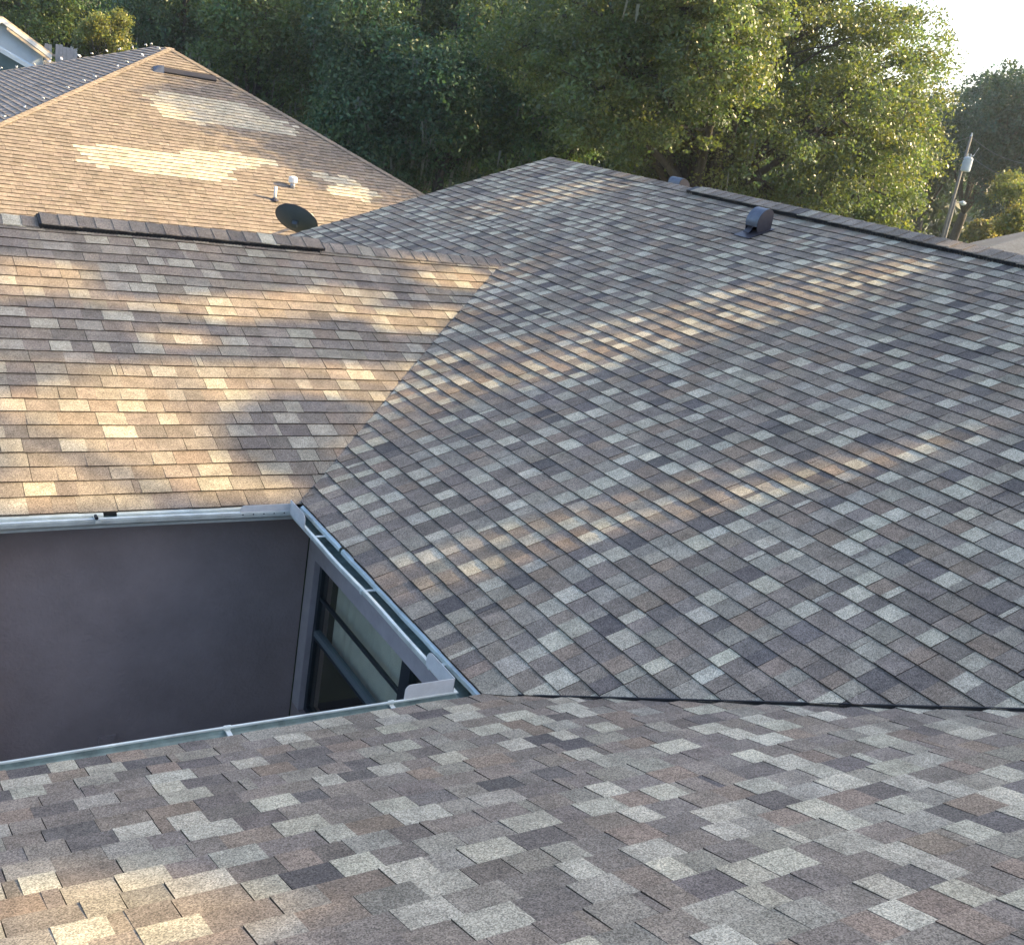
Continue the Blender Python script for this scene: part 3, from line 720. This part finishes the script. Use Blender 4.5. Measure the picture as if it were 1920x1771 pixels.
for e_ in (ev, lf):
    d_ = (e_-pk); n_ = np.cross(d_, bdir); n_ = n_ if n_[2] > 0 else -n_; n_ /= np.linalg.norm(n_)
    wpart(MB().sheet([pk, e_, e_+bdir*6.5, pk+bdir*6.5], n_, .06), 'roof_slope', M['cream'])
    wpart(MB().sheet([pk-n_*.002, e_-n_*.002, e_-(0, 0, .17), pk-(0, 0, .17)], -bdir, .03), 'fascia', M['white'])
    d2 = d_/np.linalg.norm(d_); wpart(MB().sheet([pk+d2*.2-(0, 0, .20), e_-d2*.1-(0, 0, .20), e_-d2*.1-(0, 0, .30), pk+d2*.2-(0, 0, .30)], -bdir, .02), 'fascia', M['cream'])
wr = ev-hd*.25; wpart(MB().box((wr[0]-.05, wr[1]-.1, GZ), (wr[0]+.5, wr[1]+.1, wr[2]-.25)), 'porch_wall', M['cream'])
# lower lean-to in front
pk2, ev2 = at(-20, 78, 39.0), at(72, 131, 39.0); d_ = ev2-pk2; n_ = np.cross(d_, bdir); n_ = n_ if n_[2] > 0 else -n_; n_ /= np.linalg.norm(n_)
wpart(MB().sheet([pk2, ev2, ev2+bdir*1.6, pk2+bdir*1.6], n_, .05), 'roof_slope', M['siding'])
wpart(MB().sheet([pk2-n_*.002, ev2-n_*.002, ev2-(0, 0, .16), pk2-(0, 0, .16)], -bdir, .03), 'fascia', M['white'])
hd2 = np.array([d_[0], d_[1], 0]); hd2 /= np.linalg.norm(hd2)
wpart(MB().sheet([pk2-(0, 0, .1)+bdir*.2, ev2-hd2*.3-(0, 0, .05)+bdir*.2, np.array([*(ev2-hd2*.3)[:2], GZ])+bdir*.2, np.array([*pk2[:2], GZ])+bdir*.2], bdir, 1.2), 'wall', M['greenwall'])
# fence behind
fn = thing('board_fence', 'pale vertical board fence behind the dark neighbouring slope', 'fence', tuple(at(120, 100, 46)*np.array([1, 1, 0])+np.array([0, 0, GZ])))
f0, f1 = at(84, 80, 46), at(146, 90, 46); fl_ = np.array(fn.location)
for k in range(9):
    a0 = f0+(f1-f0)*k/9; a1 = f0+(f1-f0)*(k+.93)/9; hgt = random.uniform(-.06, .06)
    if k == 2: continue
    m_ = MB(); m_.sheet([a0+(0, 0, hgt), a1+(0, 0, hgt), np.array([a1[0], a1[1], GZ]), np.array([a0[0], a0[1], GZ])], (0, 1, 0), .03)
    m_.build('board', M['fence'], fn, tuple(fl_))
m_ = MB(); m_.box((f0[0], f0[1]+.05, f0[2]-.5), (f1[0], f0[1]+.12, f0[2]-.4)); m_.build('fence_rail', M['fence'], fn, tuple(fl_))

# grey-roofed house at the lower right
gh = thing('grey_roof_house', 'house with a plain dark grey roof behind the high ridge at right', 'house', (21, 7, GZ))
def gpart(mb, name, mat):
    o = mb.build(name, mat, None); o.parent = gh; o.location = (-21, -7, -GZ); return o
ra, rb = at(1815, 474, 24.0), at(1925, 443, 25.0); rd = rb-ra; rdn = rd/np.linalg.norm(rd)
ra = ra; rb = rb+rd*1.3; side_ = np.cross(rdn, [0, 0, 1.0]); side_ /= np.linalg.norm(side_)
if side_@(CAM-ra) < 0: side_ = -side_
m_ = MB(); dnv = side_*3.0-np.array([0, 0, 1.15])
m_.sheet([ra, rb, rb+dnv, ra-rdn*1.5+dnv*1.0], np.cross(dnv, rdn), -.05)
dnb = -side_*3.0-np.array([0, 0, 1.15]); m_.sheet([ra, rb, rb+dnb, ra-rdn*1.5+dnb], np.cross(rdn, dnb), -.05)
m_.c = [(.105, .115, .13, 0)]*len(m_.v); gpart(m_, 'roof_slope', M['tan'])
cx = (ra+rb)/2; hl = np.linalg.norm(rb-ra)/2; rh = np.array([rdn[0], rdn[1], 0]); rh /= np.linalg.norm(rh); gpart(MB().obox((cx[0]+rh[0]*.6, cx[1]+rh[1]*.6, (GZ+ra[2]-1.2)/2), rh, side_, (0, 0, 1), hl-.6, 2.4, (ra[2]-1.2-GZ)/2), 'wall', M['wallgrey'])

# ------------------------------------------------------------------ utility poles
def upole(top, bot, r, label, extra):
    base = np.array([bot[0], bot[1], GZ]); d = (bot-top); base = top+d*((GZ-top[2])/d[2])
    t = thing('utility_pole', label, 'utility pole', tuple(base), None)
    MB().tube([base, top], [r*1.25, r*.85], 10).build('pole', M['pole'], t, tuple(base), smooth=True)
    return t, base
top1 = at(1821, 256, 48); t1, b1 = upole(top1, at(1768, 440, 49.2), .07, 'tall leaning-looking wooden utility pole carrying a pale transformer', True)
ax1 = (top1-b1)/np.linalg.norm(top1-b1); tz = at(1813, 308, 48)
MB().tube([tz-(0, 0, .32), tz-(0, 0, .28), tz+(0, 0, .25), tz+(0, 0, .30)], [.16, .21, .21, .15], 14).build('transformer', M['transformer'], t1, tuple(b1))
for dx in (-.1, .1): MB().tube([tz+(dx, 0, .28), tz+(dx, 0, .46)], [.035, .02], 6).build('bushing', M['transformer'], t1, tuple(b1))
MB().tube([top1, top1+(0, 0, .16)], [.05, .03], 6).build('insulator', M['transformer'], t1, tuple(b1))
MB().tube([tz+(0, 0, .2)-RGT*.1, tz-RGT*.3+(0, 0, .2)], .025, 6).build('bracket', M['pole'], t1, tuple(b1))
MB().tube([top1-ax1*.9, top1-ax1*.85+RGT*.35, top1-ax1*.5+RGT*.5], .02, 6).build('cutout', M['transformer'], t1, tuple(b1))
top2 = at(1792, 374, 44); t2, b2_ = upole(top2, np.array([top2[0]-.05, top2[1]-.05, 0]), .06, 'shorter wooden utility pole in front of the tall pole', True)
MB().tube([top2-(0, 0, .1), top2-(0, 0, .15)+RGT*.3], .02, 6).build('arm', M['pole'], t2, tuple(b2_))
lm = top2-(0, 0, .15)+RGT*.32; MB().tube([lm-RGT*.15+(0, 0, .04), lm, lm+RGT*.14-(0, 0, .03)], [.03, .10, .05], 8).build('lamp', M['transformer'], t2, tuple(b2_))
def wire(a, b, sag, label):
    pts = [a+(b-a)*t-np.array([0, 0, sag*4*t*(1-t)]) for t in np.linspace(0, 1, 14)]
    o = MB().tube(pts, .014, 5).build('wire', M['wire']); tag(o, label, 'wire')
wire(top1, at(1995, 305, 46), .5, 'overhead wire from the tall pole top to the right')
wire(top1, at(1690, 260, 60), .4, 'overhead wire from the tall pole top into the oak')
wire(tz+(0, 0, .4), at(2000, 335, 44), .5, 'overhead wire running right from the transformer')
wire(tz+(0, 0, .4), at(1690, 310, 60), .3, 'overhead wire running left from the transformer')

# ------------------------------------------------------------------ trees
def leaves_mesh(name, C, size, colr, mat, parent, nrm_bias=None, aspect=.55):
    """C: (n,3) leaf centres; each leaf is a folded rhombus"""
    n_ = len(C); a = rng.normal(size=(n_, 3)); a /= np.linalg.norm(a, axis=1)[:, None]
    nb = rng.normal(size=(n_, 3))
    if nrm_bias is not None: nb += nrm_bias
    b = np.cross(nb, a); b /= (np.linalg.norm(b, axis=1)[:, None]+1e-9)
    nn_ = np.cross(a, b)
    s = size*rng.uniform(.65, 1.3, n_)[:, None]
    V = np.empty((n_, 4, 3), np.float32)
    V[:, 0] = C-a*s*.5; V[:, 1] = C+b*s*aspect*.5+nn_*s*.08; V[:, 2] = C+a*s*.5; V[:, 3] = C-b*s*aspect*.5+nn_*s*.08
    me = bpy.data.meshes.new(name); me.vertices.add(n_*4); me.vertices.foreach_set('co', V.ravel())
    me.loops.add(n_*4); me.loops.foreach_set('vertex_index', np.arange(n_*4, dtype=np.int32))
    me.polygons.add(n_); me.polygons.foreach_set('loop_start', np.arange(0, n_*4, 4, dtype=np.int32)); me.polygons.foreach_set('loop_total', np.full(n_, 4, np.int32))
    at_ = me.color_attributes.new('tint', 'FLOAT_COLOR', 'POINT')
    cc = np.ones((n_, 4, 4), np.float32); cc[:, :, :3] = colr[:, None, :]
    at_.data.foreach_set('color', cc.ravel()); me.update(); me.validate()
    o = link(name, me, mat, parent); return o

def leaf_cols(n_, clump_id, nclump, base, var=.28):
    kc = rng.uniform(1-var, 1+var, nclump)[clump_id]; hue = rng.normal(0, .10, nclump)[clump_id]
    k = kc*rng.uniform(.75, 1.25, n_); c = np.array(base)[None]*k[:, None]
    c[:, 0] *= 1+hue+rng.normal(0, .08, n_); c[:, 2] *= 1-hue
    return np.clip(c, .004, .8).astype(np.float32)

def bend(a, b, amp, n_=6, seed=0):
    r = random.Random(seed); o = np.array([r.uniform(-1, 1), r.uniform(-1, 1), r.uniform(-.2, 1)])*amp*np.linalg.norm(b-a)
    return [a+(b-a)*t+o*math.sin(math.pi*t) for t in np.linspace(0, 1, n_)]

def tree(name, label, base, lobes, nclump, per, leaf, col, mat, trunk_r=.35, fork=.4, group=None, cat='tree', clump_r=.42, shell=.55, keep=None, moss=0, flat=.6, twigs=5, seed=0):
    base = np.array(base, float); t = thing(name, label, cat, tuple(base), group)
    lob = np.array(lobes, float)                                     # world centres + radii
    w = np.array([l[3]*l[4]+l[3]*l[5]+l[4]*l[5] for l in lob]); w /= w.sum()
    top = lob[:, :3].mean(0); fk = base+(np.array([top[0], top[1], base[2]+(top[2]-base[2])*fork])-base)*np.array([.5, .5, 1])
    tr = MB(); tr.tube(bend(base-(0, 0, .3), fk, .05, 7, seed), list(np.linspace(trunk_r*1.25, trunk_r*.8, 7)), 10)
    tr.build('trunk', M['bark'], t, tuple(base), smooth=True)
    br = MB()
    for i, l in enumerate(lob):
        c = l[:3]; pts = bend(fk, c, .16, 7, seed*31+i); br.tube(pts, list(np.linspace(trunk_r*.42, trunk_r*.10, 7)), 7, cap=False)
        for k in range(twigs):
            d = rng.normal(size=3); d /= np.linalg.norm(d); e_ = c+d*l[3:6]*.85; s_ = pts[random.randint(3, 6)]
            br.tube(bend(s_, e_, .18, 5, seed*77+i*9+k), list(np.linspace(trunk_r*.14, .012, 5)), 5, cap=False)
    br.build('branches', M['bark'], t, tuple(base), smooth=True)
    ci = rng.choice(len(lob), nclump, p=w); d = rng.normal(size=(nclump, 3)); d /= np.linalg.norm(d, axis=1)[:, None]
    rr = (shell+(1-shell)*rng.random(nclump)**.7)*rng.uniform(.86, 1.1, nclump)
    CC = lob[ci, :3]+d*lob[ci, 3:6]*rr[:, None]
    CC[:, 2] = np.maximum(CC[:, 2], GZ+.3)
    cid = np.repeat(np.arange(nclump), per); n_ = nclump*per
    off = rng.normal(size=(n_, 3)); off /= np.linalg.norm(off, axis=1)[:, None]; off *= (clump_r*rng.uniform(.55, 1.35, nclump)[cid]*rng.random(n_)**.45)[:, None]; off[:, 2] *= flat; off[:, 2] -= .25*clump_r*(off[:, 0]**2+off[:, 1]**2)/clump_r**2
    P_ = CC[cid]+off
    bias = d[cid]*.5+np.array([0, 0, .4])+off/clump_r*.8
    if keep is not None:
        m_ = keep(P_); P_ = P_[m_]; cid = cid[m_]; bias = bias[m_]
    o = leaves_mesh('crown', (P_-base).astype(np.float32), leaf, leaf_cols(len(P_), cid, nclump, col), mat, t, bias)
    if moss:
        ms = MB(); pick = rng.choice(nclump, moss)
        for i in pick:
            q = CC[i]+rng.normal(size=3)*.2; L_ = rng.uniform(.3, 1.1)
            for k in range(4):
                a = q+rng.normal(size=3)*np.array([.10, .10, .05]); wd = rng.uniform(.02, .045); dd = rng.normal(size=3)*.04
                ang = rng.uniform(0, 3.1); sx = np.array([math.cos(ang), math.sin(ang), 0])*wd
                ms.add([a-sx, a+sx, a+sx*.8+dd-(0, 0, L_*.5), a-sx*.8+dd-(0, 0, L_*.5), a+dd*2-(0, 0, L_)], [(0, 1, 2, 3), (3, 2, 4)])
        tag(ms.build('moss', M['moss'], t, tuple(base)), kind='stuff')
    return t

def blobs(c, R, n_, r0, r1, squash=.8, seed=0):
    """n_ crown lobes spread over an ellipsoid"""
    r = np.random.default_rng(seed); out = []
    for i in range(n_):
        d = r.normal(size=3); d /= np.linalg.norm(d); k = r.uniform(.35, .85); rad = r.uniform(r0, r1)
        out.append((*(np.array(c)+d*np.array(R)*k), rad, rad, rad*squash))
    return out
OAK = (.090, .128, .047); DK = (.060, .112, .056)

# big oak at right
oc = at(1400, 165, 33.0)
lobes = []
for (u, v, dt_, r) in ((1640, 330, -1.0, 1.75), (1560, 215, -.5, 2.2), (1660, 180, .8, 1.9), (1480, 90, 0, 2.4), (1330, 130, -1.6, 2.2), (1225, 215, -.6, 1.9), (1130, 130, 1.5, 2.2),
                       (1560, 40, 1.0, 2.3), (1400, 20, .5, 2.5), (1250, 30, .5, 2.4), (1420, 300, -1.2, 1.9), (1540, 370, -1.3, 1.4), (1630, 395, .4, 1.3), (1300, 300, .8, 1.8), (1200, 320, 1.6, 1.6), (1700, 270, 1.4, 1.35), (1420, 390, .6, 1.3),
                       (1338, 61, -6.1, 1.45), (1299, -38, -6.2, 1.5), (1254, -120, -6.0, 1.2), (1296, 18, -5.4, 1.4), (1342, 122, -5.6, 1.5), (1209, 126, -3.8, 2.0), (1300, 50, -3.8, 1.8), (1130, 30, -3.6, 1.7), (1120, 190, -3.7, 1.6), (1270, 200, -3.6, 1.6), (1210, 20, -4.2, 1.6), (1060, 30, 0.5, 2.0), (1010, 90, 1.5, 1.6), (1090, 110, -1.0, 1.6), (1190, 40, -2.2, 1.9), (1290, 90, -2.0, 1.7), (1330, -20, -1.6, 2.0), (1240, -60, -1.2, 2.2), (1390, 60, -1.8, 1.7), (1600, -60, 1.5, 2.3), (1380, -90, 1.5, 2.6), (1700, 90, 2.4, 1.5), (1450, 180, 3.5, 2.8), (1600, 260, 4.0, 2.4), (1330, -40, 4.0, 3.0)):
    lobes.append((*at(u, v, 33+dt_), r, r, r*.85))
tree('oak_tree', 'large sunlit live oak rising behind the high ridge at right', (oc[0]-.8, oc[1]+.8, GZ), lobes, 2150, 135, .120, OAK, M['leaf'], .42, .45, clump_r=.62, shell=.68, moss=60, twigs=6, seed=3)

# dark wood behind: individual trees
bgt = [(20, 30, 47, 3.4), (150, -10, 50, 3.6), (330, 40, 46, 3.3), (470, 90, 44, 3.4), (590, 30, 47, 3.5), (700, 120, 42, 3.3), (830, 60, 45, 3.5), (960, 120, 42, 3.1), (1080, 40, 46, 3.4), (1010, 230, 40, 2.5), (690, 250, 40, 2.6), (850, 220, 40, 2.6)]
wher = ['above the white house', 'left of the pale lit bush', 'just right of the tan roof peak', 'over the tan hip, second along', 'above the middle of the tan hip', 'over the lower tan hip', 'left of the high ridge peak', 'directly behind the high ridge peak', 'just left of the big oak', 'low behind the high ridge peak', 'low between the tan roof and the high ridge', 'low and left of the high ridge peak']
for i, (u, v, t, r) in enumerate(bgt):
    c = at(u, v, t); c[2] = max(c[2], .5)
    tree('shade_tree', 'dark shaded tree of the wood '+wher[i], (c[0], c[1], GZ), blobs(c+(0, 0, .3), (r*.8, r*.8, r*1.1), 9, r*.38, r*.6, 1.0, 40+i), 330, 95, .17, DK if i % 3 else (.075, .125, .045), M['leaf_dark'], .26, .5,
         group='trees of the dark wood', clump_r=.85, shell=.5, moss=70, twigs=4, seed=50+i)
# far row closing the view; last three, hidden by the oak, added for shade
k = 0; farw = ['at the left edge of the view', 'behind the pale lit bush', 'behind the tan roof peak', 'behind the upper tan hip', 'behind the lower tan hip', 'left of the high ridge peak', 'right of the high ridge peak', 'added for shade behind the left side of the big oak', 'added for shade behind the middle of the big oak', 'added for shade behind the right side of the big oak']
for (u, v, t, r) in ((-40, 20, 66, 5), (140, 10, 68, 5.5), (330, 0, 66, 5.5), (520, 20, 66, 5.5), (700, 20, 64, 5.5), (880, 30, 64, 5.5), (1050, 30, 64, 5.5), (1220, 60, 52, 5), (1380, 90, 52, 4.6), (1530, 120, 54, 4.2)):
    c = at(u, v, t); tree('wood_tree', 'tall dark tree of the far row '+farw[k], (c[0], c[1], GZ), blobs((c[0], c[1], 2.5), (r*.75, r*.75, r*1.25), 9, r*.42, r*.62, 1.1, 140+k), 220, 80, .30, DK, M['leaf_dark'], .3, .5,
         group='far row of the wood', clump_r=1.5, shell=.4, twigs=2, seed=90+k); k += 1
# hazy trees at right; the blue of the haze is put into the leaf colour
for i, (u, v, t, r, lab) in enumerate(((1845, 235, 62, 3.4, 'tall hazy tree beyond the tall utility pole'), (1950, 225, 58, 3.9, 'tall hazy tree at the right edge of the view'), (1765, 270, 66, 3.2, 'hazy tree between the oak and the utility pole'), (1900, 345, 60, 3.0, 'low hazy tree behind the overhead wires'), (1690, 280, 70, 3.4, 'hazy tree half hidden by the big oak'))):
    c = at(u, v, t)
    tree('hazy_tree', lab, (c[0], c[1], GZ), blobs(c, (r*.8, r*.8, r*1.0), 9, r*.4, r*.6, .95, 240+i), 300, 90, .20, (.042, .085, .062), M['leaf_dark'], .28, .45, group='hazy trees at right', clump_r=.9, shell=.5, twigs=4, seed=170+i)
# lit bushes
for i, (u, v, t, r, lab, col) in enumerate(((198, 58, 38, .85, 'pale yellow green bush tree behind the tan roof peak', (.17, .195, .06)), (1905, 350, 40, .8, 'small sunlit tree at the right edge below the wires', (.12, .15, .05)), (1895, 425, 33, .55, 'yellow green shrub above the grey roof', (.16, .17, .05)), (175, 85, 39, .7, 'olive shrub beside the pale lit bush', (.09, .11, .04)), (1840, 432, 36, .3, 'small pale shrub at the left end of the grey roof', (.2, .2, .1)))):
    c = at(u, v, t)
    tree('shrub', lab, (c[0], c[1], GZ), blobs(c, (r*1.25, r*1.25, r*1.3), 8, r*.28, r*.55, 1.1, 340+i), 300, 26, .10, col, M['leaf'], .07, .6, group=None, cat='shrub', clump_r=.32, shell=.3, twigs=3, seed=270+i)

# shade trees right of the house, outside the view: their shadow dapples the roof
e1 = np.array([-math.cos(SUN_AZ), math.sin(SUN_AZ), 0]); e2 = np.cross(SUN, e1); e2 = e2 if e2[2] > 0 else -e2
GAPS = [  # holes cut in the unseen crowns so sun lands on chosen roof patches
 [(0.49, 1.25), (0.93, 0.61), (0.46, 0.49), (0.21, 0.28), (0.24, 0.02), (0.03, 0.02), (-0.41, 0.89)],
 [(0.58, 1.36), (0.74, 1.24), (1.07, 1.14), (1.33, 0.92), (1.51, 0.57), (1.7, 0.25), (1.92, -0.06), (1.49, -0.06), (1.13, -0.02), (1.18, 0.11), (1.19, 0.32), (1.05, 0.5), (0.83, 0.53), (0.52, 0.47), (0.36, 0.36), (0.17, 0.16), (0.12, 0.02), (-0.01, 0.03), (-0.17, 0.27), (-0.35, 0.63), (-0.51, 0.93), (-0.16, 1.07), (0.01, 0.97), (0.15, 1.08), (0.16, 1.2)],
 [(2.21, 1.98), (2.4, 1.65), (2.0, 1.45), (1.58, 1.74)],
 [(1.91, 1.51), (2.07, 1.23), (2.62, 0.88), (2.77, 0.44), (2.43, 0.35), (2.06, 0.7), (1.86, 0.96), (1.93, 1.18), (1.76, 1.41)],
 [(1.63, 1.27), (1.76, 0.91), (1.55, 0.83), (1.46, 1.04)],
 [(3.58, 0.51), (3.9, -0.12), (3.23, -0.08), (3.15, 0.29)],
 [(2.8, 0.76), (2.92, 0.36), (2.63, 0.37), (2.51, 0.68)],
 [(2.44, 0.45), (3.03, -0.03), (2.41, -0.06), (2.22, 0.23)],
 [(1.32, -0.77), (1.64, -0.57), (1.72, -0.42), (1.62, -0.28), (1.87, -0.11), (1.9, -0.01), (1.47, 0.02), (0.59, 0.01), (0.2, -0.02), (0.61, -0.06), (0.87, -0.12), (0.75, -0.22), (0.74, -0.34), (0.67, -0.48), (0.75, -0.61), (0.99, -0.77)],
 [(-1.52, -0.67), (-1.35, -0.55), (-1.14, -0.42), (-1.14, -0.32), (-1.04, -0.23), (-1.07, -0.17), (-1.16, -0.11), (-1.6, -0.15), (-1.55, -0.2), (-1.5, -0.26), (-1.52, -0.35), (-1.62, -0.46), (-1.67, -0.57), (-1.77, -0.68)],
 [(6.21, -0.12), (5.85, -0.21), (5.39, -0.19), (5.65, -0.02), (5.69, 0.11), (6.28, 0.17), (6.47, 0.05)],
 [(-4.08, 1.06), (-4.04, 0.94), (-4.22, 0.88), (-4.63, 0.88), (-4.92, 1.07), (-4.72, 1.23)]]
def in_gaps(P_):
    h, gq = P_@e1, P_@e2; ins = np.zeros(len(P_), bool)
    for poly in GAPS:
        c = np.zeros(len(P_), bool); n_ = len(poly)
        for i in range(n_):
            x0, y0 = poly[i]; x1, y1 = poly[(i+1) % n_]
            if y0 == y1: continue
            c ^= ((y0 > gq) != (y1 > gq)) & (h < (x1-x0)*(gq-y0)/(y1-y0)+x0)
        ins |= c
    return ins
def keep_shade(P_):
    h, gq = P_@e1, P_@e2; thin = (h > .8) & (h < 3.7) & (gq > .05) & (gq < 2.1)      # crowns thinned here to half-light the left slope
    return ~in_gaps(P_) & ~(thin & (rng.random(len(P_)) > .45))
for i, (h, gg, s, lab) in enumerate(((-6.2, .9, 19, 'off the right of the view, nearest the camera side'), (-.6, .8, 21, 'off the right of the view, abreast of the courtyard'), (4.9, .9, 20, 'off the right of the view, abreast of the gable'))):
    c = h*e1+gg*e2+s*SUN
    lb = []
    for a in (-2.0, 0, 2.0):
        for b in (-2.0, -.2, 1.6): lb.append((*(c+e1*(a+rng.uniform(-.3, .3))+e2*b+SUN*rng.uniform(-1, 1)), 1.5, 1.5, 1.35))
    tree('yard_oak', 'yard oak '+lab, (c[0], c[1], GZ), lb, 2600, 22, .17, OAK, M['leaf'], .3, .4, group='yard oaks beside the house', clump_r=.6, shell=.15, keep=keep_shade, twigs=2, seed=400+i)
# far-off wood closing the horizon, one mass
nfw = 52000; az_ = rng.uniform(math.radians(-40), math.radians(100), nfw); dist = rng.uniform(74, 92, nfw)
hgt = GZ+rng.random(nfw)**.8*(5.0+2.2*np.sin(az_*17)+1.5*np.sin(az_*41+1))
fw = np.stack([CAM[0]+dist*np.sin(az_), CAM[1]+dist*np.cos(az_), hgt], 1)
o = leaves_mesh('far_wood', fw.astype(np.float32), .85, leaf_cols(nfw, rng.integers(0, 900, nfw), 900, (.035, .062, .036)), M['leaf_dark'], None)
tag(o, 'dark band of far-off woodland closing the horizon', 'woodland', kind='stuff')

# ------------------------------------------------------------------ haze
hz = MB().box((-60, -30, GZ-1.5), (110, 95, 26)).build('haze', None); tag(hz, kind='stuff')
hm = bpy.data.materials.new('haze_air'); hm.use_nodes = True; nt = hm.node_tree; nt.nodes.clear()
_o = nt.nodes.new('ShaderNodeOutputMaterial'); _v = nt.nodes.new('ShaderNodeVolumePrincipled')
_v.inputs['Color'].default_value = (.80, .91, 1.0, 1); _v.inputs['Density'].default_value = 0.0005; _v.inputs['Anisotropy'].default_value = 0.45
nt.links.new(_v.outputs[0], _o.inputs['Volume']); hz.data.materials.append(hm)
